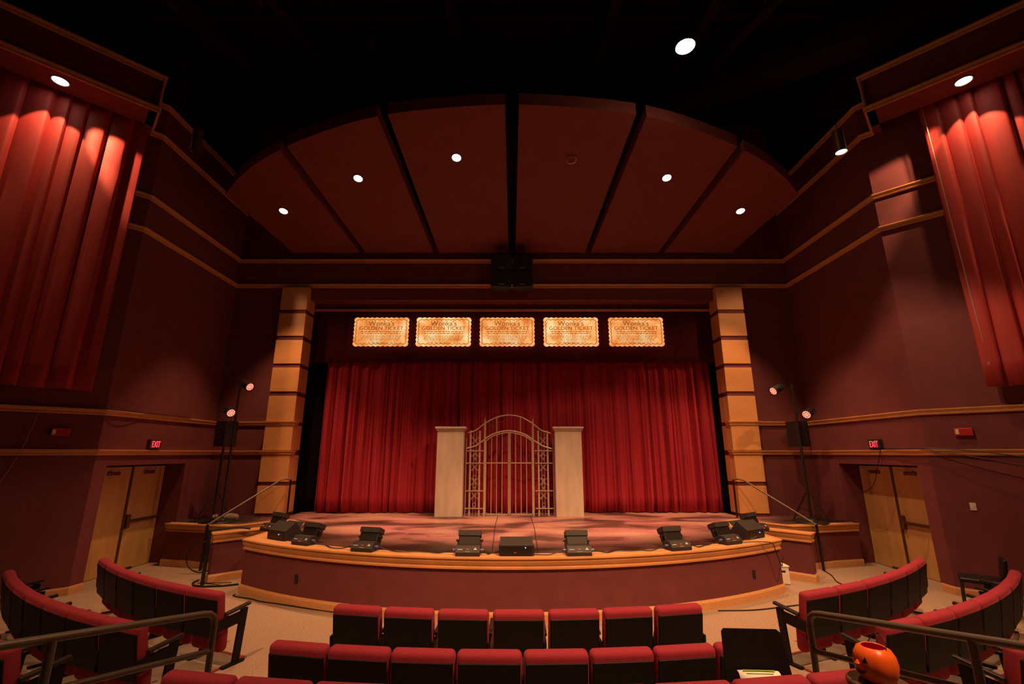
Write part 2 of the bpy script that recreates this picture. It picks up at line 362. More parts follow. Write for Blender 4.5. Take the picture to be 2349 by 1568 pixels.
# pilasters
for sx in (-1, 1):
    t = thing('pilaster', 'tall %s pilaster of stacked maple panels beside the stage opening' % SIDE[sx], 'pilaster', (sx*(PX0+PX1)/2, PYF+.09, .905), 0, 'proscenium pilasters')
    w = PX1-PX0
    b = B().box((0, 0, 3.07), (w-.03, .175, 6.14)); b.out('core', 'wall', t)
    zs = [7.03, 6.37, 6.26, 5.61, 5.49, 4.83, 4.72, 4.07, 3.95, 3.28, 3.18, 2.54, 2.41, 1.75, 1.65, .985]
    for k in range(0, 16, 2):
        z1, z0 = zs[k], zs[k+1]
        B().box((0, -.01, (z0+z1)/2-.905), (w, .20, z1-z0), bev=.004, seg=1).out('panel', 'maple_block', t)
        # the panel returns into the opening
        B().box((-sx*(w/2-.008), .24, (z0+z1)/2-.905), (.03, .30, z1-z0)).out('panel_return', 'maple_block', t)

# ------------------------------------------------------------ doors (two leaves each side, in a deep recess)
for sx in (-1, 1):
    XD = 8.41
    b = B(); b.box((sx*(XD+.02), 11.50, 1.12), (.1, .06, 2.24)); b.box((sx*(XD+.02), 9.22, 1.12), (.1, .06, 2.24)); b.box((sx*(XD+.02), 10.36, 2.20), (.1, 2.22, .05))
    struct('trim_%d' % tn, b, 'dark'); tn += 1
    for k, (y0, y1) in enumerate(((10.5, 11.46), (9.53, 10.49))):
        nm = 'door_%d' % (1+k+(2 if sx > 0 else 0))
        d = struct(nm, B().box((sx*(XD+.02), (y0+y1)/2, 1.09), (.045, y1-y0, 2.16)), 'door')
        xf = sx*(XD-.01)
        if (sx < 0) == (k == 0):
            B().box((xf-sx*.03, (y0+y1)/2, 1.02), (.05, .80, .06), bev=.01).out('push_bar', 'bronze', d)
            yb = y0+.08 if k == 0 else y1-.08
            B().box((xf-sx*.02, yb, 1.02), (.08, .09, .28), bev=.01).out('latch_case', 'bronze', d)
        if k == 0: B().box((xf-sx*.005, 10.495, 1.09), (.03, .045, 2.16)).out('astragal', 'bronze', d)
        b = B().box((xf, (y0+y1)/2, 2.04), (.06, .30, .07), bev=.01); b.bar((xf-sx*.04, (y0+y1)/2-.1, 2.09), (xf-sx*.16, (y0+y1)/2+.2, 2.12), .02); b.out('door_closer', 'bronze', d)
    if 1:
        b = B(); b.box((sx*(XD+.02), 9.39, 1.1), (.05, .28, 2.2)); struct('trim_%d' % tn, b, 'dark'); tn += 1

# ------------------------------------------------------------ stage
ZS = .905
def dn(d, n): return ((n+d)/R2, (n-d)/R2)
SR, SCY = 8.7, 16.3
HX = 4.96; sa = math.asin(HX/SR)
front = arc(0, SCY, SR, -sa, sa, 48)
rightside = [(HX, 10.74), dn(-2.72, 11.10), dn(-2.72, 11.30), dn(-4.37, 11.30), dn(-4.37, 12.12), dn(-3.22, 12.02), (7.93, 11.19)]
leftside = [(-x, y) for x, y in rightside][::-1]
edge = leftside + front + rightside
poly = edge + [(XW, 12.4), (5.75, 12.4), (5.75, 15.2), (-5.75, 15.2), (-5.75, 12.4), (-XW, 12.4)]
struct('stage_base', B().prism(poly, 0, .86), 'wall', 'maroon stage front wall')
inset = .30
fi = arc(0, SCY, SR-inset, -sa*.985, sa*.985, 48)
def ins(p): return p
topin = [(-7.93, 11.36), (-6.20, 10.98), (-5.48, 11.85), (-5.30, 11.80), (-4.68, 11.10), (-4.80, 10.4), (-4.72, 9.45)] + fi[1:-1] + [(4.72, 9.45), (4.80, 10.4), (4.68, 11.10), (5.30, 11.80), (5.48, 11.85), (6.20, 10.98), (7.93, 11.36)]
struct('stage_nosing', B().prism(poly, .86, .90), 'maple', 'maple border along the stage edge')
struct('stage_floor', B().prism(topin + [(XW, 12.4), (5.75, 12.4), (5.75, 15.2), (-5.75, 15.2), (-5.75, 12.4), (-XW, 12.4)], .90, ZS), 'stage', 'pink and dark cloud painted stage floor')
ep = [(0, .905), (.06, .905), (.065, .885), (.045, .87), (.045, .84), (.03, .80), (.015, .775), (.035, .76), (.035, .735), (0, .735)]
struct('trim_%d' % tn, B().sweep(edge, ep, side=-1), 'maple_trim', 'maple cornice moulding under the stage edge'); tn += 1
bp = [(0, 0), (.03, 0), (.03, .11), (.015, .145), (0, .145)]
lowpath = leftside[:1] + [(-6.22, 10.82)]
struct('baseboard_front', B().sweep([(-HX, 10.74)] + front + [(HX, 10.74)], bp, side=-1), 'maple')
for sx in (-1, 1):
    f = lambda p: (sx*p[0], p[1])
    struct('baseboard_wing', B().sweep([f((HX, 10.74)), f(dn(-2.72, 11.10)), f(dn(-2.72, 11.30))], bp, side=-1*sx), 'maple')
    struct('baseboard_platform', B().sweep([f((6.3, 10.83)), f((XW, 11.19))], bp, side=-1*sx), 'maple')
    for k in range(5):                              # stair flight down between wing wall and platform
        d0 = -4.37 + k*.29; z = ZS - (k+1)*.15
        p = [dn(d0, 11.31), dn(d0+.29, 11.31), dn(d0+.29, 12.0), dn(d0, 12.0)]
        struct('stair_step', B().prism([f(q) for q in p], 0, z), 'carpet')

# ------------------------------------------------------------ canopy of six panels
def cz(y): return 8.1 + .25*(12.3-y)
def canopy_panel(fr, b0, b1, label):
    """fr: front edge points, b0/b1: back corners"""
    b = B(); lo = [(p[0], p[1]) for p in fr] + [b1, b0]; N = len(lo)
    v0 = [b.bm.verts.new((x, y, cz(y))) for x, y in lo]; v1 = [b.bm.verts.new((x, y, cz(y)+.27)) for x, y in lo]
    b.bm.faces.new(v0); b.bm.faces.new(v1[::-1])
    for i in range(N): b.bm.faces.new((v0[i], v0[(i+1) % N], v1[(i+1) % N], v1[i]))
    o = b.out('ceiling_panel', 'cloud'); return tag(o, label, 'ceiling panel', 'curved canopy panels over the stage apron')
F1 = [(.14, 7.75), (.7, 7.77), (1.37, 7.82), (2.0, 7.88), (2.54, 7.96)]
F2 = [(2.76, 8.0), (3.35, 8.14), (3.95, 8.33), (4.5, 8.53), (4.95, 8.71)]
F3 = [(5.15, 8.81), (5.6, 9.03), (6.0, 9.25), (6.55, 9.63), (7.06, 10.06)]
pan = {}
for sx in (-1, 1):
    g = lambda L: [(sx*x, y) for x, y in L]
    sd = SIDE[sx]
    canopy_panel(g(F1), (sx*.10, 12.25), (sx*2.12, 12.25), 'maroon canopy panel just %s of the middle gap above the stage' % sd)
    canopy_panel(g(F2), (sx*2.28, 12.25), (sx*4.24, 12.25), 'maroon canopy panel between the two gaps on the %s' % sd)
    canopy_panel(g(F3), (sx*4.42, 12.25), (sx*6.36, 12.25), 'outermost maroon canopy panel on the %s' % sd)
def downlight(x, y, z, lit, label, r=.13, tilt=True, group='canopy downlights'):
    t = thing('downlight', label, 'downlight', (x, y, z), 0, group)
    t.rotation_euler = (math.atan(.25)*-1 if tilt else 0, 0, 0)
    b = B(); b.lathe([(r*.86, .06), (r*.86, -.004), (r, -.012), (r*1.02, -.004), (r*1.02, .0)], n=28); b.out('trim_ring', 'steel' if not lit else 'bronze', t, True)
    b = B(); b.lathe([(0.0005, -.001 if lit else .055), (r*.86, -.001 if lit else .05)], n=28); b.out('lamp', 'bulb' if lit else 'bronze', t, True)
    return t
names = ['leftmost lit downlight in the maroon canopy', 'second lit downlight from the left in the canopy', 'lit canopy downlight just left of the middle gap', 'lit canopy downlight in the fifth panel from left', 'rightmost lit downlight in the maroon canopy']
for (x, y, z), n in zip(CAN, names): downlight(x, y, z-.012, True, n, .115)
downlight(1.34, 9.04, 8.91-.012, False, 'unlit downlight in the canopy right of the middle gap', .115)
for sx in (-1, 1):
    downlight(sx*8.62, 7.28, 9.35, True, 'bright recessed lamp shining on the %s side curtain' % SIDE[sx], .14, False, 'soffit lamps over the side curtains')
downlight(10.3, 5.6, 9.35, True, 'recessed lamp at the top right picture edge', .14, False, 'soffit lamps over the side curtains')
downlight(-10.3, 5.6, 9.35, True, 'bright lamp cut off by the top left picture edge', .14, False, 'soffit lamps over the side curtains')
def pendant(x, y, z, lit, label, top=12.5):
    t = thing('pendant_lamp', label, 'hanging lamp', (x, y, z), 0, 'cylinder lamps on cords')
    b = B(); b.lathe([(.09, .02), (.1, 0), (.1, .48), (.02, .5), (.001, .5)], n=24); b.out('shade', 'bronze', t, True)
    b = B(); b.lathe([(.001, .03), (.092, .015)], n=24); b.out('bulb', 'bulb' if lit else 'black', t, True)
    B().cyl((0, 0, .49), (0, 0, top-z), .006, n=6).out('cord', 'black', t)
pendant(6.5, 7.86, 8.22, True, 'lit hanging cylinder lamp on the right')
pendant(-6.5, 8.16, 8.48, False, 'unlit hanging cylinder lamp on the left')
def houselamp(x, y, z, lit, label, r=.16):
    t = thing('house_lamp', label, 'ceiling lamp', (x, y, z), 0, 'open round lamps under the black ceiling')
    b = B(); b.lathe([(r, 0), (r*1.05, .02), (r*.8, .3), (r*.35, .42), (.001, .42)], n=24); b.out('housing', 'black' if lit else 'bronze', t, True)
    b = B(); b.lathe([(.001, .02 if lit else .2), (r*.95, .005 if lit else .03)], n=24); b.out('bulb', 'bulb2' if lit else 'black', t, True)
    B().cyl((0, 0, .4), (0, 0, 12.5-z), .012, n=6).out('stem', 'black', t)
houselamp(3.05, 6.57, 9.4, True, 'very bright round lamp under the black ceiling', .17)
houselamp(-3.1, 8.07, 10.9, False, 'unlit round ceiling lamp left of the middle', .13)
houselamp(-5.02, 7.11, 10.9, False, 'unlit ceiling lamp near the top left', .13)
houselamp(5.02, 6.98, 10.9, False, 'unlit ceiling lamp cut off by the top edge', .13)
# centre loudspeaker cluster
for ix, sx in enumerate((-1, 1)):
    for k in range(2):
        z0 = 6.88 + k*.48
        t = thing('cluster_speaker', '%s %s black loudspeaker of the hanging cluster of four' % (('lower', 'upper')[k], SIDE[sx]), 'loudspeaker', (sx*.285, 11.75, z0), sx*-.12, 'loudspeaker cluster')
        B().box((0, .18, .23), (.54, .40, .46), bev=.01).out('cabinet', 'plastic', t)
        B().box((0, -.025, .23), (.50, .012, .42)).out('grille', 'grille', t)
        B().box((0, -.034, .06), (.12, .006, .012)).out('badge', 'grey', t)
b = B(); b.cyl((-.3, 11.9, 7.8), (-.3, 11.9, 12.5), .012, n=6).cyl((.3, 11.9, 7.8), (.3, 11.9, 12.5), .012, n=6).bar((-.4, 11.9, 7.83), (.4, 11.9, 7.83), .05)
tag(b.out('speaker_hanger', 'black'), 'black hanging frame above the loudspeaker cluster', 'hanging frame')

# ------------------------------------------------------------ drapes
def drape(name, p0, p1, z0, z1, m, label, amp=.1, pleat=.3, kind='soft', seed=1, group=None, n=0, thick=.012, flip=1, topgather=1.0):
    rnd = random.Random(seed); P0 = Vector((*p0, 0)); P1 = Vector((*p1, 0)); L = (P1-P0).length; d = (P1-P0)/L; nrm = Vector((d.y, -d.x, 0))*flip
    # knots of pleats
    ks = [0]; 
    while ks[-1] < L: ks.append(ks[-1] + pleat*rnd.uniform(.6, 1.45))
    am = [rnd.uniform(.55, 1.25) for _ in ks]; dr = [rnd.uniform(-.3, .3)*pleat for _ in ks]
    N = n or int(L/.018); NZ = 14; b = B(); rows = []
    for j in range(NZ+1):
        v = j/NZ; z = z0 + (z1-z0)*v; row = []
        for i in range(N+1):
            s = L*i/N; sw = s + 0
            k = 0
            while k < len(ks)-2 and ks[k+1] + dr[k+1]*(1-v)*.6 < sw: k += 1
            a0 = ks[k] + dr[k]*(1-v)*.6; a1 = ks[k+1] + dr[k+1]*(1-v)*.6; t = min(1, max(0, (sw-a0)/max(.02, a1-a0)))
            if kind == 'soft':
                o = amp*am[k]*math.sin(PI*t)**.8*(.75+.25*(1-v)) - amp*.34*abs(math.sin(s*15.3+seed+.5*math.sin(s*1.7)+.15*v))*am[(k*3) % len(am)] - amp*.20*abs(math.sin(s*34+2*seed+math.sin(s*3.1)))
            elif kind == 'flat':
                o = amp*(math.sin(t/.82*PI/2)**.8 if t < .82 else math.cos((t-.82)/.18*PI/2)) * am[k]
            else:
                o = amp*math.sin(s*2*PI/pleat)
            zz = z + (0.008*math.sin(s*9+seed) if j == 0 else 0)
            q = P0 + d*s + nrm*o; row.append(b.bm.verts.new((q.x, q.y, zz)))
        rows.append(row)
    for a, c in zip(rows, rows[1:]):
        for i in range(N): b.bm.faces.new((a[i], a[i+1], c[i+1], c[i]))
    o = b.out(name, m, smooth=True)
    md = o.modifiers.new('cloth', 'SOLIDIFY'); md.thickness = thick
    return tag(o, label, 'curtain', group)
drape('stage_curtain', (-5.35, 13.05), (.02, 13.05), .922, 6.4, 'vel', 'left half of the red velvet main stage curtain', .17, .36, 'soft', 3, 'main stage curtain')
drape('stage_curtain', (-.02, 13.10), (5.7, 13.10), .922, 6.4, 'vel', 'right half of the red velvet main stage curtain', .17, .36, 'soft', 8, 'main stage curtain')
drape('border_curtain', (-6.3, 12.86), (6.3, 12.86), 4.98, 7.6, 'darkvel', 'dark maroon border curtain hanging behind the glowing tickets', .04, .4, 'soft', 5)
for sx in (-1, 1):
    drape('leg_curtain', (sx*5.45, 13.25), (sx*6.6, 12.95), .92, 7.2, 'blackvel', 'dark leg curtain at the %s edge of the stage opening' % SIDE[sx], .05, .2, 'soft', 6, flip=1 if sx > 0 else -1)
# side drapes on the 45 degree walls
def sp(sx, x, off=16.62): return (sx*x, off-x)
drape('side_curtain', sp(-1, 13.0), sp(-1, 7.98), 3.6, 9.9, 'sidevel', 'tall red side curtain with deep folds on the left wall', .10, .30, 'flat', 4, 'side wall curtains', flip=1)
drape('side_curtain', sp(1, 8.50), sp(1, 13.5), 3.6, 9.9, 'sidevel', 'tall red side curtain with deep folds on the right wall', .10, .30, 'flat', 9, 'side wall curtains', flip=1)
tag(B().tube([(8.47, 8.02, 9.9), (8.50, 8.02, 6), (8.53, 8.02, 4.05)], .009, 6).lathe([(.001, 0), (.02, .01), (.02, .06), (.001, .07)], (8.53, 8.02, 3.98), 10).out('curtain_cord', 'cord'), 'thin pale pull cord hanging beside the right side curtain', 'cord')

# ------------------------------------------------------------ glowing tickets
TW, TH = 1.58, .86
def scallop(w, h, nx, ny, d):
    pts = []
    def side(p0, p1, n, out):
        p0 = Vector(p0); p1 = Vector(p1)
        for k in range(n):
            for j in range(6):
                t = (k + j/6)/n; o = d*abs(math.sin(PI*t*n))
                pts.append(p0.lerp(p1, t) + Vector(out)*o)
    side((-w/2, -h/2), (w/2, -h/2), nx, (0, -1)); side((w/2, -h/2), (w/2, h/2), ny, (1, 0))
    side((w/2, h/2), (-w/2, h/2), nx, (0, 1)); side((-w/2, h/2), (-w/2, -h/2), ny, (-1, 0)); return pts
TL = ['leftmost of the five glowing orange ticket banners', 'second from left glowing ticket banner, brightest', 'middle of the five glowing orange ticket banners', 'fourth glowing ticket banner, second from the right', 'rightmost of the five glowing orange ticket banners']
for k, (x, br) in enumerate(zip((-3.75, -1.96, -.14, 1.69, 3.56), (.1, 1, .2, .8, .0))):
    t = thing('ticket_banner', TL[k], 'banner', (x, 12.63, 5.84), 0, 'golden ticket banners')
    b = B(); p = scallop(TW-.05, TH-.05, 11, 7, .025)
    v0 = [b.bm.verts.new((q.x, 0, q.y)) for q in p]; v1 = [b.bm.verts.new((q.x, .03, q.y)) for q in p]
    b.bm.faces.new(v0); b.bm.faces.new(v1[::-1])
    for i in range(len(p)): b.bm.faces.new((v0[i], v0[(i+1) % len(p)], v1[(i+1) % len(p)], v1[i]))
    b.out('face', ticket_mat('parchment_glow', 3.1*k, br), t)
    p = scallop(TW-.18, TH-.18, 11, 7, .03)
    B().tube([(q.x, -.002, q.y) for q in p], .009, 4, True).out('scalloped_line', 'ink', t)
    text("Wonka's", .20, (0, -.004, .18), (PI/2, 0, 0), 'ink', t, sx=1.05)
    text('GOLDEN TICKET', .15, (0, -.004, .055), (PI/2, 0, 0), 'ink', t, sx=1.10)
    b = B(); rr = random.Random(5)
    for row, z in enumerate((.0, -.055, -.125, -.165, -.205, -.245, -.305, -.335)):
        w = (.58, .56, .58, .56, .56, .5, .42, .2)[row]; xx = -w
        while xx < w:
            l = min(rr.uniform(.03, .1), w-xx+.001); b.box((xx+l/2, -.002, z), (l, .003, .020 if row < 2 else .013)); xx += l+.022
    b.out('small_print', 'ink', t)
    b = B(); b.cyl((-.45, .015, .42), (-.45, .015, .9), .003, n=5).cyl((.45, .015, .42), (.45, .015, .9), .003, n=5); b.out('hanging_wires', 'cable', t)

# ------------------------------------------------------------ gate and pillars
for sx, x0, x1 in ((-1, -1.98, -1.23), (1, 1.10, 1.83)):
    xc = (x0+x1)/2
    t = thing('gate_pillar', 'pale grained stage pillar with flat cap %s of the gate' % SIDE[sx], 'pillar', (xc, 12.36, ZS), 0, 'scenery pillars')
    b = B(); w = .69; b.box((0, .0, 1.07), (w, .42, 2.14), bev=.006, seg=1); b.out('shaft', 'stone', t)
    b = B(); b.box((0, 0, 2.16), (w+.05, .47, .05)).box((0, 0, 2.205), (w+.11, .53, .055), bev=.008); b.out('cap', 'stone', t)
GY = 12.42
def G(zx, zy): 
    p = at(960+zx/5.226, 920+zy/5.226, y=GY); return Vector((p.x, 0, p.z-ZS))
gt = thing('garden_gate', 'arched cream metal garden gate standing between two pillars', 'gate', (0, GY, ZS))
def gb(b, pts, w=.03, d=.03):
    for p, q in zip(pts, pts[1:]): b.bar(G(*p), G(*q), w, d)
def gtube(b, pts, r, k=6): b.tube(smoothpath([G(*p) for p in pts], k), r, 8)
b = B()
xL, xR = G(793, 700).x, G(1375, 700).x; xm = (G(1090, 700).x)
zt = G(0, 250).z
for x in (xL, xR):
    b.bar((x, 0, 0), (x, 0, zt), .045, .045); b.cyl((x, 0, zt), (x, 0, zt+.14), .022, .002, 8); b.lathe([(.001, -.03), (.028, 0), (.001, .03)], (x, 0, zt+.02), 8)
b.out('gate_posts', 'gate', gt)
b = B()
gtube(b, [(600, 378), (690, 345), (790, 270), (930, 195), (1080, 165), (1230, 190), (1370, 268), (1470, 345), (1590, 385)], .017)
gb(b, [(938, 195), (938, 372)], .02); gb(b, [(1222, 190), (1222, 372)], .02)
b.out('upper_arch', 'gate', gt)
b = B(); gtube(b, [(575, 565), (690, 530), (790, 460), (900, 390), (1080, 352), (1260, 390), (1370, 460), (1480, 530), (1600, 568)], .02)
gtube(b, [(800, 485), (900, 415), (1080, 374), (1260, 412), (1370, 485)], .012)
b.out('lower_arch', 'gate', gt)
for nm, za, zb, bars in (('left', 805, 1080, (873, 938, 1003)), ('right', 1098, 1365, (1165, 1230, 1295))):
    b = B(); ztop = lambda zx: G(0, 372 + 112*((zx-1088)/285.)**2).z
    for zx in (za, zb):
        x = G(zx, 800).x; b.bar((x, 0, .02), (x, 0, ztop(zx)), .028)
    for zx in bars:
        x = G(zx, 800).x; b.bar((x, 0, .02), (x, 0, ztop(zx)), .018)
    x0, x1 = G(za, 0).x, G(zb, 0).x
    x0, x1 = G(za, 800).x, G(zb, 800).x
    for z in (.03, G(0, 738).z): b.bar((x0, 0, z), (x1, 0, z), .028)
    b.out('gate_leaf', 'gate', gt)
for sgn, u0, u1 in ((-1, 570, 780), (1, 1395, 1615)):
    b = B(); x0, x1 = G(u0, 700).x, G(u1, 700).x; xi0, xi1 = G(u0+50, 700).x, G(u1-48 if sgn < 0 else u1-65, 700).x
    if sgn > 0: xi0 = G(1440, 700).x; xi1 = G(1550, 700).x
    zq = G(0, 350).z
    for x in ((x0,) if sgn < 0 else (x1,)): b.bar((x, 0, 0), (x, 0, G(0, 560).z+.25), .022)
    for x in (xi0, xi1): b.bar((x, .02, 0), (x, .02, zq), .045, .02)
    for zy in (593, 740, 1072, 1283): b.bar((x0, 0, G(0, zy).z), (x1, 0, G(0, zy).z), .024)
    b.out('side_frame', 'gate', gt)
    b = B(); xc = (xi0+xi1)/2; w = (xi1-xi0)/2
    for x in (xc-w*.33, xc+w*.33): b.bar((x, .02, .0), (x, .02, zq), .008)
    for zy in (470, 620, 790, 960, 1130):            # lattice diamonds
        z = G(0, zy).z
        for s in (-1, 1):
            b.bar((xc-w, .02, z-s*.11), (xc+w, .02, z+s*.11), .009)
            b.bar((xc-w*.55, .02, z-s*.1-.05*0), (xc+w*.2, .02, z+s*.06), .007)
    for zy in (660, 910, 1010, 1240):                # heart scrolls
        z = G(0, zy).z
        b.tube([(xc+.035*math.sin(a)*(1 if 1 else 0), .015, z+.05*math.cos(a)) for a in [2*PI*k/14 for k in range(14)]], .005, 5, True)
        for s in (-1, 1): b.tube([(xc+s*(.022+.02*math.sin(a)), .015, z-.075+.022*math.cos(a)) for a in [2*PI*k/10 for k in range(10)]], .004, 5, True)
    b.out('scrollwork', 'gate', gt)
b = B()                                             # curly vine tied along the arch
for pts in ([(815, 270), (850, 262), (835, 300), (870, 290), (920, 320), (935, 350)], [(960, 235), (1010, 240), (1050, 205), (1070, 190), (1080, 230)], [(580, 800), (640, 770), (700, 800), (760, 790)], [(560, 1320), (640, 1345), (720, 1330)], [(1420, 1170), (1480, 1150), (1560, 1115), (1610, 1130)]):
    b.tube(smoothpath([G(*p)+Vector((0, .06, 0)) for p in pts], 5), .009, 5)
b.out('vine', 'wooddark', gt)

# ------------------------------------------------------------ floor lamps along the stage lip
def make_striplight():
    t = thing('stage_light', 'x', 'stage light')
    b = B(); pf = [(-.13, 0), (.13, 0), (.13, .10), (.06, .135), (-.06, .135), (-.13, .05)]
    v0 = [b.bm.verts.new((-.19, y, z)) for y, z in pf]; v1 = [b.bm.verts.new((.19, y, z)) for y, z in pf]
    b.bm.faces.new(v0); b.bm.faces.new(v1[::-1])
    for i in range(6): b.bm.faces.new((v0[i], v0[(i+1) % 6], v1[(i+1) % 6], v1[i]))
    b.out('power_base', 'case', t)
    h = bpy.data.objects.new('lamp_head', None)
    b = B(); b.box((0, 0, .05), (.34, .15, .14), bev=.012)
    hd = b.out('lamp_head', 'plastic', t); hd.location = (0, .13, .12); hd.rotation_euler = (-.38, 0, 0)
    b = B(); b.box((0, .0, .13), (.35, .18, .02)).box((0, -.085, .165), (.36, .012, .08)).box((0, .085, .165), (.36, .012, .08)).box((-.175, 0, .165), (.012, .18, .08)).box((.175, 0, .165), (.012, .18, .08)); b.out('barn_hood', 'case', hd)
    B().box((0, 0, .143), (.33, .155, .006)).out('lens', 'grille', hd)
    b = B(); b.bar((-.19, .13, .10), (-.19, .15, .19), .012, .04).bar((.19, .13, .10), (.19, .15, .19), .012, .04)
    b.cyl((.175, .145, .18), (.22, .145, .18), .018, n=10).cyl((-.175, .145, .18), (-.22, .145, .18), .018, n=10); b.out('yoke', 'blackmetal', t)
    for q_ in (-1, 1): B().cyl((q_*.19, -.02, .07), (q_*.245, -.02, .07), .018, n=10).out('connector', 'connector', t)
    B().box((0, -.098, .093), (.05, .003, .02), rot=(-.875, 0, 0)).out('display', 'redled', t)
    b = B()
    for i in range(4): b.box((-.03+i*.02, -.122, .064), (.010, .003, .007), rot=(-.875, 0, 0))
    b.box((-.12, -.1, .09), (.08, .003, .010), rot=(-.875, 0, 0)).box((.12, -.1, .092), (.045, .003, .018), rot=(-.875, 0, 0)).box((.12, -.088, .107), (.025, .003, .012), rot=(-.875, 0, 0)); b.out('markings', 'grey', t)
    return t
sl = make_striplight()
spots = [(-5.02, 10.15, .6, 'leftmost stage light, behind the left monitor wedge'), (-3.66, 8.68, .42, 'stage light just right of the left monitor wedge'), (-2.42, 8.12, .25, 'stage light with hood, third from the left along the lip'),
         (-.69, 7.80, .04, 'stage light on the lip left of the middle monitor'), (1.05, 7.80, -.04, 'stage light on the lip right of the middle monitor'), (2.76, 8.22, -.30, 'stage light with hood, third from the right along the lip'),
         (3.86, 8.74, -.45, 'stage light just left of the right monitor wedge'), (5.10, 10.1, -.6, 'rightmost stage light, behind the right monitor wedge')]
for k, (x, y, a, lab) in enumerate(spots):
    if k == 0: sl.location = (x, y, ZS); sl.rotation_euler = (0, 0, -a); sl['label'] = lab; sl['group'] = 'stage lights along the curved lip'
    else: dup(sl, lab, (x, y, ZS), -a)
def wedge(x, y, rz, label):
    t = thing('monitor_wedge', label, 'stage monitor', (x, y, ZS), rz, 'stage monitor wedges')
    b = B(); pf = [(-.18, 0), (.2, 0), (.2, .08), (.02, .30), (-.18, .16)]
    v0 = [b.bm.verts.new((-.27, y_, z)) for y_, z in pf]; v1 = [b.bm.verts.new((.27, y_, z)) for y_, z in pf]
    b.bm.faces.new(v0); b.bm.faces.new(v1[::-1])
    for i in range(5): b.bm.faces.new((v0[i], v0[(i+1) % 5], v1[(i+1) % 5], v1[i]))
    b.out('cabinet', 'case', t)
    B().box((0, .113, .195), (.48, .012, .25), rot=(-.885, 0, 0)).out('grille', 'grille', t)
    B().box((0, -.184, .08), (.46, .01, .12)).out('rear_panel', 'plastic', t)
    b = B(); b.lathe([(.001, -.008), (.008, 0), (.001, .008)], (.1, -.195, .10), 8); b.out('power_lamp', 'blue', t)
    return t
wedge(-4.28, 9.22, -.55, 'black monitor wedge at the left corner of the stage')
wedge(4.50, 9.35, .55, 'black monitor wedge at the right corner of the stage')
t = thing('floor_monitor', 'low black monitor box with blue light at the lip centre', 'stage monitor', (.07, 7.82, ZS), 0, 'stage monitor wedges')
b = B(); pf = [(-.13, 0), (.24, 0), (.24, .10), (.12, .24), (-.13, .15)]
v0 = [b.bm.verts.new((-.26, y_, z)) for y_, z in pf]; v1 = [b.bm.verts.new((.26, y_, z)) for y_, z in pf]
b.bm.faces.new(v0); b.bm.faces.new(v1[::-1])
for i in range(5): b.bm.faces.new((v0[i], v0[(i+1) % 5], v1[(i+1) % 5], v1[i]))
b.out('cabinet', 'case', t)
B().box((0, -.134, .075), (.48, .01, .12)).out('rear_panel', 'plastic', t)
B().lathe([(.001, -.009), (.009, 0), (.001, .009)], (.14, -.145, .12), 8).out('power_lamp', 'blue', t)
B().box((-.02, -.142, .05), (.035, .008, .02)).out('rocker_switch', 'redled', t)
b = B().box((-.16, -.142, .09), (.05, .004, .02)).box((-.08, -.142, .08), (.006, .004, .05)).box((.05, -.142, .08), (.006, .004, .05)); b.out('print', 'grille', t)
b = B().box((-.268, 0, .07), (.012, .2, .14)).box((.268, 0, .07), (.012, .2, .14)); b.out('corner_plates', 'blackmetal', t)
# cables linking the lamps
rr = random.Random(2)
def lipcable(x0, x1, label):
    pts = []
    n = max(4, int(abs(x1-x0)/.18))
    for i in range(n+1):
        x = x0+(x1-x0)*i/n; y = SCY - math.sqrt(max(0, (SR-.14)**2 - x*x)); w = math.sin(PI*i/n)
        pts.append((x, y + .0 + w*rr.uniform(-.03, .16), ZS+.012 + (.05 if i in (0, n) else 0)))
    cable('power_cable', label, pts, .009, group='cables along the stage lip')
for x0, x1, lab in ((-3.4, -2.66, 'black cable between second and third stage lights'), (-2.15, -.95, 'black cable sagging between third and fourth stage lights'), (-.45, -.2, 'short black cable left of the middle monitor'), (-.18, .80, 'black cable looping in front of the middle monitor'),
                    (1.3, 2.5, 'black cable between fifth and sixth stage lights'), (3.0, 3.62, 'black cable between sixth and seventh stage lights'), (4.05, 4.5, 'black cable beside the right monitor wedge')):
    lipcable(x0, x1, lab)
cable('power_cable', 'black cable drooping over the right end of the stage front', [(4.1, 8.73, .92), (4.45, 8.72, .93), (4.62, 8.72, .90), (4.68, 8.74, .75), (4.78, 8.80, .52), (4.90, 8.98, .56), (5.01, 9.12, .60)], .008)
for x in (-.36, .47): 
    cable('floor_cable', 'thin dark cable running upstage %s of centre' % ('left' if x < 0 else 'right'), [(x*.9, 7.95, .912), (x*.95, 9.2, .912), (x*1.02, 10.6, .912), (x, 12.3, .912)], .006)
cable('floor_cable', 'black cable along the floor at the left stage baseboard', [(-4.95, 9.0, .012), (-4.9, 8.88, .012), (-4.5, 8.72, .012), (-4.3, 8.6, .012), (-3.9, 8.45, .012), (-3.2, 8.18, .012), (-2.7, 8.0, .012)], .009)
cable('floor_cable', 'black cable crossing the carpet at the right of the stage', [(6.72, 10.78, .012), (6.6, 10.3, .012), (6.35, 9.7, .012), (6.5, 9.2, .012), (6.0, 8.85, .012), (5.4, 8.6, .012), (4.6, 8.35, .012), (3.9, 8.15, .012), (3.3, 8.12, .012)], .009)
# outlet plates on the stage front
for x in (-3.62, 4.22):
    y = SCY - math.sqrt(SR*SR - x*x); a = math.asin(x/SR)
    t = thing('outlet_plate', 'small black outlet plate on the %s part of the stage front' % ('left' if x < 0 else 'right'), 'outlet', (x, y-.006, .41), a, 'stage outlet plates')
    B().box((0, 0, 0), (.07, .014, .13), bev=.003).out('plate', 'plastic', t)
    for q_ in (-1, 1): B().box((0, -.009, q_*.03), (.03, .006, .035)).out('socket', 'grille', t)

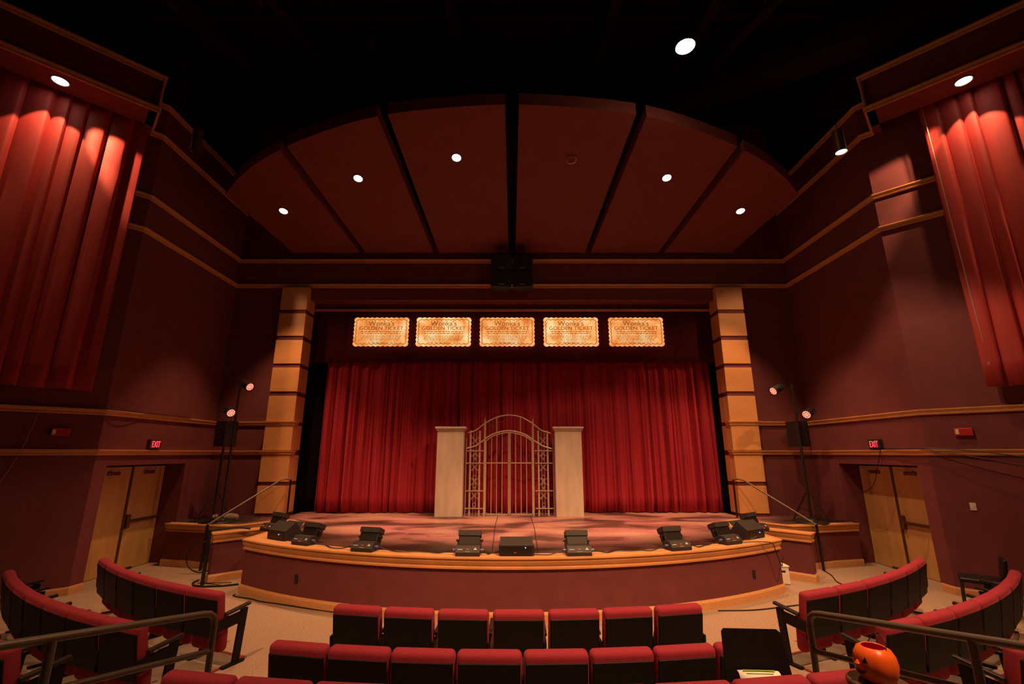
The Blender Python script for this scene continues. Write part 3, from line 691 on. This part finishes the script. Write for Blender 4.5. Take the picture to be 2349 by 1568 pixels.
# ------------------------------------------------------------ light stands, par cans and speakers on the side platforms
def par(loc, tgt, label):
    t = thing('par_light', label, 'spotlight', loc, 0, 'par lights on the side stands')
    d = (Vector(tgt)-Vector(loc)).normalized(); q = d.to_track_quat('Z', 'Y'); mt = q.to_matrix()
    t.rotation_euler = q.to_euler()
    B().lathe([(.001, -.2), (.05, -.2), (.075, -.16), (.1, -.1), (.1, .09), (.118, .10), (.118, .13), (.1, .13), (.098, .11), (.001, .11)], n=28).out('can', 'plastic', t, True)
    bb = B(); bw = B()
    pts = [(0, 0)] + [(.038*math.cos(a), .038*math.sin(a)) for a in [2*PI*k/6 for k in range(6)]] + [(.076*math.cos(a), .076*math.sin(a)) for a in [2*PI*k/12 for k in range(12)]]
    for (x, y) in pts:
        bb.lathe([(.018, .1105), (.014, .122), (.001, .126)], (x, y, 0), 10); bw.lathe([(.008, .1245), (.001, .128)], (x, y, 0), 8)
    bb.out('led_lenses', 'led', t); bw.out('led_cores', 'ledcore', t)
    b = B().tube([(.125, 0, 0), (.125, 0, -.05), (.1, .0, -.2), (0, .0, -.25), (-.1, 0, -.2), (-.125, 0, -.05), (-.125, 0, 0)], .008, 6).cyl((.1, 0, 0), (.155, 0, 0), .018, n=10).cyl((-.1, 0, 0), (-.155, 0, 0), .018, n=10); b.out('yoke', 'blackmetal', t)
    return t
def stand(sx, x, y, pars, label):
    t = thing('light_stand', label, 'light stand', (x, y, ZS), 0, 'side platform light stands')
    h = max(p[2] for p in pars) - ZS + .12
    B().cyl((0, 0, .03), (0, 0, 1.7), .030).cyl((0, 0, 1.65), (0, 0, h), .024).out('pole', 'blackmetal', t)
    B().lathe([(.34, 0), (.345, .012), (.32, .035), (.12, .05), (.08, .09), (.03, .10), (.001, .10)], n=32).out('round_base', 'blackmetal', t, True)
    b = B()
    for p in pars: b.bar((0, 0, p[2]-ZS), (p[0]-x, p[1]-y, p[2]-ZS+.02), .03)
    b.out('cross_arm', 'blackmetal', t)
for sx in (-1, 1):
    sd = SIDE[sx]
    if sx > 0: A, Bp, bx = (6.56, 11.28, 4.0), (7.12, 11.05, 3.40), (6.92, 11.22)
    else: A, Bp, bx = (-6.66, 11.42, 4.12), (-6.86, 11.15, 3.45), (-6.78, 11.32)
    par(A, (0, 9.3 if sx > 0 else 8.2, .8), 'upper par light with glowing red lenses on the %s stand' % sd)
    par(Bp, (sx*2.0, 8.0, .8), 'lower par light with glowing red lenses on the %s stand' % sd)
    stand(sx, bx[0], bx[1], (A, Bp), 'black round based stand holding two par lights on the %s' % sd)
    X, Y = (sx*7.16, 11.62)
    t = thing('speaker_stand', 'black tripod stand under the loudspeaker on the %s platform' % sd, 'speaker stand', (X, Y, ZS), 0, 'tripod speaker stands')
    B().cyl((0, 0, .12), (0, 0, 1.75), .028).out('pole', 'blackmetal', t)
    B().cyl((0, 0, .6), (0, 0, .7), .035).out('collar', 'blackmetal', t)
    for k in range(3):
        a = -PI/2 + .5*sx + k*2*PI/3
        l = B().bar((0, 0, .68), (.42*math.cos(a), .42*math.sin(a), .01), .028, .018); l.out('leg', 'blackmetal', t)
        B().bar((0, 0, .2), (.24*math.cos(a), .24*math.sin(a), .29), .018, .010).out('brace', 'blackmetal', t)
    t = thing('loudspeaker', 'tall black loudspeaker on a tripod stand at the %s' % sd, 'loudspeaker', (X, Y, ZS+1.72), sx*.35, 'side loudspeakers')
    B().box((0, .02, .31), (.36, .34, .62), bev=.02).out('cabinet', 'plastic', t)
    B().box((0, -.155, .31), (.32, .01, .56)).out('grille', 'grille', t)
cable('power_cable', 'loose black cable looped from the right light stand to the floor', [(7.0, 11.15, 3.3), (7.05, 11.1, 2.6), (7.2, 11.2, 1.9), (7.0, 11.1, 1.3), (7.1, 11.05, .93), (6.9, 11.0, .93)], .006)
cable('power_cable', 'loose black cable hanging from the left light stand', [(-6.8, 11.2, 3.35), (-6.9, 11.15, 2.6), (-6.75, 11.2, 2.0), (-6.85, 11.1, 1.3), (-6.7, 11.1, .93), (-6.5, 11.2, .93)], .006)
b = B()
for k in range(5):
    b.tube([(-6.9+.26*math.cos(a)*(1-.08*k)+.02*k, 11.1+.09*math.sin(a), ZS+.012+.016*k) for a in [2*PI*j/24 for j in range(24)]], .009, 5, True)
b.tube([(-7.05+.16*math.cos(a), 11.15+.04*math.sin(a)*0+.02*a*0, ZS+.02+.16*math.sin(a)) for a in [PI*j/12 for j in range(13)]], .008, 5)
tag(b.out('cable_coil', 'cable'), 'coiled black cables lying on the left side platform', 'cable coil')
t = thing('cloth_bag', 'crumpled grey cloth bundle behind the left stair rail', 'bag', (-6.75, 11.45, ZS))
b = B(); b.lathe([(.001, -.3), (.06, -.28), (.085, -.15), (.075, 0), (.09, .12), (.06, .25), (.001, .28)], (0, 0, .09), 14, Euler((0, PI/2, .15)).to_matrix()); o = b.out('bundle', mat('grey_cloth', (.25, .2, .16), .9, nz=.3, nscale=9, bump=1, bscale=20), t, True)

# ------------------------------------------------------------ stair handrails
for sx in (-1, 1):
    t = thing('stair_handrail', 'dark metal handrail descending the %s stage stairs' % SIDE[sx], 'handrail', (sx*6.72, 10.72, 0), 0, 'stage stair handrails')
    L = lambda x, y, z: (sx*(x-6.72), y-10.72, z)
    b = B(); b.tube([L(5.60, 12.10, 1.82), L(5.70, 12.02, 1.83), L(5.80, 11.90, 1.80), L(6.70, 10.72, .93)], .02, 10)
    b.out('rail', 'rail', t, True)
    B().bar(L(6.70, 10.72, .93), L(6.72, 10.72, 0.0), .042, .042).out('lower_post', 'blackmetal', t)
    B().bar(L(5.62, 12.10, 1.82), L(5.62, 12.10, .905), .035, .035).out('upper_post', 'blackmetal', t)
t = thing('short_handrail', 'short black handrail on a hooped base at the left stairs', 'handrail', (-5.95, 9.62, 0))
b = B(); b.bar((0, 0, 0), (0, 0, .99), .05, .05); b.out('post', 'blackmetal', t)
b = B(); b.tube([(0, 0, .98), (.2, .15, 1.0), (.38, .32, 1.0), (.55, .45, .95)], .022, 8); b.out('grip', 'blackmetal', t, True)
b = B(); b.tube([(-.15, .12, .06), (-.2, .02, .03), (-.1, -.1, .015), (.15, -.16, .015), (.45, -.12, .015), (.7, .0, .015)], .018, 6).bar((-.12, .05, .02), (.5, .1, .02), .012).bar((-.1, .1, .02), (.45, -.1, .02), .012); b.out('hoop_base', 'blackmetal', t, True)
b = B().tube([(-6.55+.33*math.cos(a), 10.45, .33+.30*math.sin(a)) for a in [2*PI*j/24 for j in range(24)]], .014, 6, True)
tag(b.out('cable_hoop', 'cable'), 'black cable hoop leaning by the left stair post', 'cable hoop')

# ------------------------------------------------------------ signs, alarms and wall plates
for sx in (-1, 1):
    t = thing('exit_sign', 'red lit EXIT sign above the %s doors' % SIDE[sx], 'exit sign', (sx*(XW-.04), 10.32 if sx < 0 else 10.15, 2.655), 0, 'exit signs')
    B().box((0, 0, 0), (.075, .32, .2), bev=.006).out('housing', 'bronze' if sx < 0 else 'case', t)
    text('EXIT', .19, (-sx*.039, 0, -.068), (PI/2, 0, -sx*PI/2), 'exit', t, sx=.62)
for sx in (-1, 1):
    x, y = (8.33, 8.57)
    t = thing('fire_alarm', 'red fire alarm strobe on the %s wall between the mouldings' % SIDE[sx], 'fire alarm', (sx*(x-.02), y-.02, 2.84), sx*-PI/4, 'fire alarm strobes')
    B().box((.0, 0, 0), (.25, .06, .14), bev=.012).out('housing', 'alarm', t)
    B().box((-.085, -.034, 0), (.05, .02, .09), bev=.006).out('strobe_lens', 'glass', t)
t = thing('wall_switch', 'pale square wall plate on the right wall', 'wall plate', (8.255, 8.635, 1.53), -PI/4)
B().box((0, 0, 0), (.085, .016, .13), bev=.004).out('plate', 'cream', t)
B().box((0, -.01, 0), (.03, .008, .06), bev=.002).out('rocker', 'white', t)
cable('wall_cable', 'thin pale wire hanging down the left wall', [(-8.5, 8.27, 3.2), (-8.62, 8.2, 2.4), (-8.8, 8.0, 1.6), (-9.0, 7.75, .8), (-9.0, 7.7, .35), (-8.7, 7.95, .2)], .005, 'cord')
cable('wall_cable', 'black cable laid along the left upper moulding', [(-9.5, 7.25, 3.31), (-8.8, 7.98, 3.30), (-7.88, 9.0, 3.31), (-7.86, 10.0, 3.30), (-7.86, 11.3, 3.31)], .008)
cable('wall_cable', 'black cable hanging beside the right exit sign past the door', [(7.87, 10.0, 2.56), (7.85, 10.1, 2.3), (7.86, 10.25, 2.0), (7.84, 10.4, 1.75), (7.85, 10.7, 1.62), (7.88, 11.1, 1.60)], .008)
cable('wall_cable', 'black cables draped over the right lower moulding', [(7.86, 9.9, 2.56), (7.84, 9.3, 2.54), (7.88, 8.9, 2.55), (8.3, 8.45, 2.50), (8.9, 7.8, 2.36), (9.4, 7.25, 2.38), (10, 6.7, 2.3)], .01)
cable('wall_cable', 'second cable sagging below the right lower moulding', [(7.86, 9.0, 2.53), (8.2, 8.5, 2.42), (8.8, 7.85, 2.20), (9.3, 7.35, 2.12), (10, 6.65, 2.2)], .008)

# ------------------------------------------------------------ theatre seats
def make_seat():
    t = thing('theatre_seat', 'x', 'theatre seat')
    o = B().box((0, .0, .615), (.562, .12, .47), rot=(.14, 0, 0), bev=.045, seg=4).out('backrest', 'red', t, True)
    b = B(); b.box((0, -.043, .555), (.535, .03, .44), rot=(.14, 0, 0), bev=.008, seg=1); b.out('back_panel', 'shell', t)
    b = B(); b.box((0, .10, .375), (.50, .13, .43), rot=(.06, 0, 0), bev=.06, seg=4); b.out('seat_cushion', 'red', t, True)
    return t
def legpart(t, sx):
    x = sx*.285
    b = B(); b.box((x, .27, .30), (.03, .085, .60), rot=(-.07, 0, 0)); b.box((x, .12, .50), (.028, .34, .12), rot=(.10, 0, 0)); b.box((x, .22, .018), (.055, .28, .016)); b.out('leg', 'shell', t)
    b = B(); b.box((x, .20, .615), (.05, .33, .035), rot=(.15, 0, 0), bev=.008); b.out('armrest', 'plastic', t)
seatA = make_seat(); legpart(seatA, 1)
seatE = make_seat(); legpart(seatE, 1); legpart(seatE, -1)
usedA = usedE = False
def put(proto, first, x, y, z, rz, lab, grp, p):
    r = dup(proto, lab) if first else proto
    r['label'] = lab; r['group'] = grp; r.location = (x, y, z); r.rotation_euler = (0, 0, rz); r.scale = ({.582: .965, .555: .968, .550: .965}.get(p, 1.058), 1, 1)
rows = []
for ri, (R, z, nc, c0, pc_) in enumerate(((9.62, 0, 7, .07, .582), (10.64, 0, 8, .09, .555), (11.62, .15, 9, .075, .550))):
    rn = ('front', 'second', 'third')[ri]
    rows.append((R, z, [(c0 + pc_*(k-(nc-1)/2))/R for k in range(nc)], rn, 'middle', pc_))
    for sx in (-1, 1):
        st = (3.50, 3.60, 3.92)[ri]; n = (6, 7, 5)[ri]; p2 = .605
        rows.append((R, z, [sx*(st + p2*(k+.5))/R for k in range(n)], rn, SIDE[sx], p2))
for (R, z, angs, rn, blk, pw) in rows:
    for k, a in enumerate(angs):
        x = CX + R*math.sin(a); y = CY - R*math.cos(a)
        if blk == 'middle': lab = 'red theatre seat, %s from the left, %s row of the middle block' % (ORD[k], rn)
        else: lab = 'red theatre seat, %s from the aisle, %s row of the %s block' % (ORD[k], rn, blk)
        grp = '%s block seats, %s row' % (blk, rn)
        end = (k == 0) if blk != 'left' else (k == len(angs)-1)
        if end: put(seatE, usedE, x, y, z, a, lab, grp, pw); usedE = True
        else: put(seatA, usedA, x, y, z, a, lab, grp, pw); usedA = True

# ------------------------------------------------------------ aisle rails
for sx in (-1, 1):
    P0 = Vector((sx*2.52, 4.32, 0)); D = Vector((sx*.233, -1, 0))
    t = thing('aisle_rail', 'grey tubular rail beside the %s aisle steps' % SIDE[sx], 'railing', P0, 0, 'aisle railings')
    def q(s, z): v = D*s; return Vector((v.x, v.y, z))
    zt_ = lambda s: 1.14 + .185*s
    b = B(); b.tube([q(0, .15), q(0, .5), q(0, zt_(0)-.09), q(.015, zt_(0)-.03), q(.06, zt_(0)+.005), q(.12, zt_(.12)), q(1, zt_(1)), q(2.4, zt_(2.4))], .025, 12); b.out('top_rail', 'rail', t, True)
    b = B(); b.tube([q(0, zt_(0)-.29), q(1, zt_(1)-.29), q(2.4, zt_(2.4)-.29)], .021, 10); b.out('mid_rail', 'rail', t, True)
    b = B().cyl(q(1.19, .3), q(1.19, zt_(1.19)), .024); b.out('post', 'rail', t, True)
    b = B().cyl(q(2.2, .45), q(2.2, zt_(2.2)), .024); b.out('post', 'rail', t, True)

# ------------------------------------------------------------ music stand with paper
t = thing('music_stand', 'black music stand rising behind the third row at the right', 'music stand', (1.93, 4.12, 0), -.06)
b = B(); b.prism([(-.245, -.17), (.27, -.17), (.225, .17), (.20, .19), (-.215, .19), (-.235, .17)], -.006, .006)
d = b.out('desk', 'vinyl', t); d.location = (0, 0, .885); d.rotation_euler = (PI/2-.12, 0, 0)
b = B(); b.box((.012, -.178, .035), (.52, .008, .07)); o = b.out('lip', 'blackmetal', d)
B().cyl((0, .03, .02), (0, .03, .85), .014).out('pole', 'blackmetal', t)
for k in range(3):
    a = k*2*PI/3+.4; B().bar((0, .03, .14), (.26*math.cos(a), .03+.26*math.sin(a), .01), .02).out('leg', 'blackmetal', t)
t = thing('paper_sheet', 'curled white printed sheet with green header on the music stand', 'paper', (1.90, 4.04, .758), -.06)
b = B(); n = 14
def pc(v): return (-.02*v - .05*math.sin(PI*v*.5), .02*math.sin(PI*v)+ .055*(1-v))
rws = []
for i in range(n+1):
    v = i/n; yy, zz = pc(v); rws.append([b.bm.verts.new((x, yy, zz+.01*math.cos(6*x))) for x in (-.155, -.08, 0, .08, .155)])
for a, c in zip(rws, rws[1:]):
    for k in range(4): b.bm.faces.new((a[k], a[k+1], c[k+1], c[k]))
o = b.out('sheet', 'paper', t, True); md = o.modifiers.new('t', 'SOLIDIFY'); md.thickness = .002
b = B(); b.box((-.0, -.028, .072), (.24, .012, .004)).box((0, -.046, .058), (.20, .006, .004)); b.out('green_header', 'green', t)

# ------------------------------------------------------------ stool with pumpkin bucket
t = thing('round_stool', 'dark wooden round topped stool under the pumpkin bucket', 'stool', (2.10, 3.0, .35))
B().lathe([(.001, .80), (.150, .80), (.158, .81), (.158, .825), (.150, .835), (.001, .835)], n=36).out('top', 'wooddark', t, True)
for k in range(4):
    a = PI/4+k*PI/2; B().cyl((.10*math.cos(a), .10*math.sin(a), .8), (.15*math.cos(a), .15*math.sin(a), 0), .014, n=10).out('leg', 'wooddark', t)
b = B()
for k in range(4):
    a = PI/4+k*PI/2; c = a+PI/2; b.cyl((.125*math.cos(a), .125*math.sin(a), .4), (.125*math.cos(c), .125*math.sin(c), .4), .009, n=8)
b.out('stretcher', 'wooddark', t)
t = thing('pumpkin_bucket', 'orange plastic pumpkin bucket with smiling carved face', 'bucket', (2.10, 3.0, 1.185), -1.5); t.scale = (.80, .80, .80)
b = B(); n = 72; prf = [(.001, 0), (.075, 0), (.108, .025), (.130, .07), (.136, .12), (.128, .17), (.105, .21), (.078, .225), (.072, .222)]
rings = []
for (r, z) in prf:
    rg = []
    for k in range(n):
        a = 2*PI*k/n; f = 1 - .02*abs(math.cos(a*4))**6 if r > .08 else 1
        rg.append(b.bm.verts.new((r*f*math.cos(a), r*f*math.sin(a), z)))
    rings.append(rg)
for a_, c_ in zip(rings, rings[1:]):
    for k in range(n): b.bm.faces.new((a_[k], a_[(k+1) % n], c_[(k+1) % n], c_[k]))
b.out('shell', 'orange', t, True)
B().lathe([(.074, .222), (.09, .19), (.1, .12), (.07, .02), (.001, .02)], n=32).out('inside', 'inner', t, True)
def onface(az, z): 
    r = .138 - .9*(z-.11)**2*4; return Vector((r*math.sin(az), -r*math.cos(az), z))
b = B()
for s in (-1, 1):
    v = [b.bm.verts.new(onface(s*.42+da, z)*1.03) for da, z in ((-.13, .135), (.13, .135), (.0, .17))]; b.bm.faces.new(v)
b.out('eyes', 'plastic', t)
b = B(); b.lathe([(.001, -.02), (.018, 0), (.001, .025)], onface(0, .12), 10); b.out('nose', 'orange', t)
b = B(); up_, lo_ = [], []
for k in range(13):
    a = -.6+1.2*k/12; c = 1-(a/.6)**2
    up_.append(b.bm.verts.new(onface(a*.8, .092-.022*c)*1.03)); lo_.append(b.bm.verts.new(onface(a*.8, .090-.040*c)*1.03))
for k in range(12): b.bm.faces.new((up_[k], up_[k+1], lo_[k+1], lo_[k]))
b.out('mouth', 'plastic', t)
B().tube([(-.075, 0, .22), (-.088, .02, .20), (-.06, .05, .27), (0, .07, .31), (.06, .05, .27), (.088, .02, .20), (.075, 0, .22)], .0035, 6).out('handle', 'cable', t)

# ------------------------------------------------------------ black padded chair and white bin on the right
t = thing('padded_chair', 'black vinyl padded chair standing by the right wall', 'chair', (7.50, 8.0, 0), -PI*.72); t.scale = (1.05, 1.15, 1.05)
# local -Y is the front of the chair
B().box((0, .0, .47), (.44, .46, .07), rot=(0, 0, 0), bev=.03, seg=3).out('seat', 'vinyl', t, True)
B().box((0, .25, .66), (.42, .05, .30), rot=(-.12, 0, 0), bev=.022, seg=3).out('backrest', 'vinyl', t, True)
for (x, y) in ((-.2, -.2), (.2, -.2), (-.2, .2), (.2, .2)):
    B().cyl((x, y, .44), (x*1.05, y*1.1, 0), .012, n=8).out('leg', 'blackmetal', t)
for q_ in (-1, 1): B().cyl((q_*.19, .21, .43), (q_*.19, .245, .62), .011, n=8).out('back_post', 'steel', t)
B().cyl((-.2, -.2, .43), (.2, -.2, .43), .011, n=8).out('front_bar', 'steel', t)
t = thing('white_bin', 'white plastic bin beside the right end of the stage', 'bin', (5.25, 9.75, 0), -.1); t.scale = (.85, .85, .85)
b = B(); b.box((0, 0, .19), (.28, .28, .36), bev=.01); b.out('body', 'white', t)
B().box((0, 0, .385), (.31, .31, .035), bev=.012).out('lid', 'white', t)
B().box((0, -.142, .28), (.12, .006, .04)).out('slot', 'dark', t)
B().box((0, -.143, .13), (.18, .006, .2), bev=.002).out('front_panel', 'cream', t)
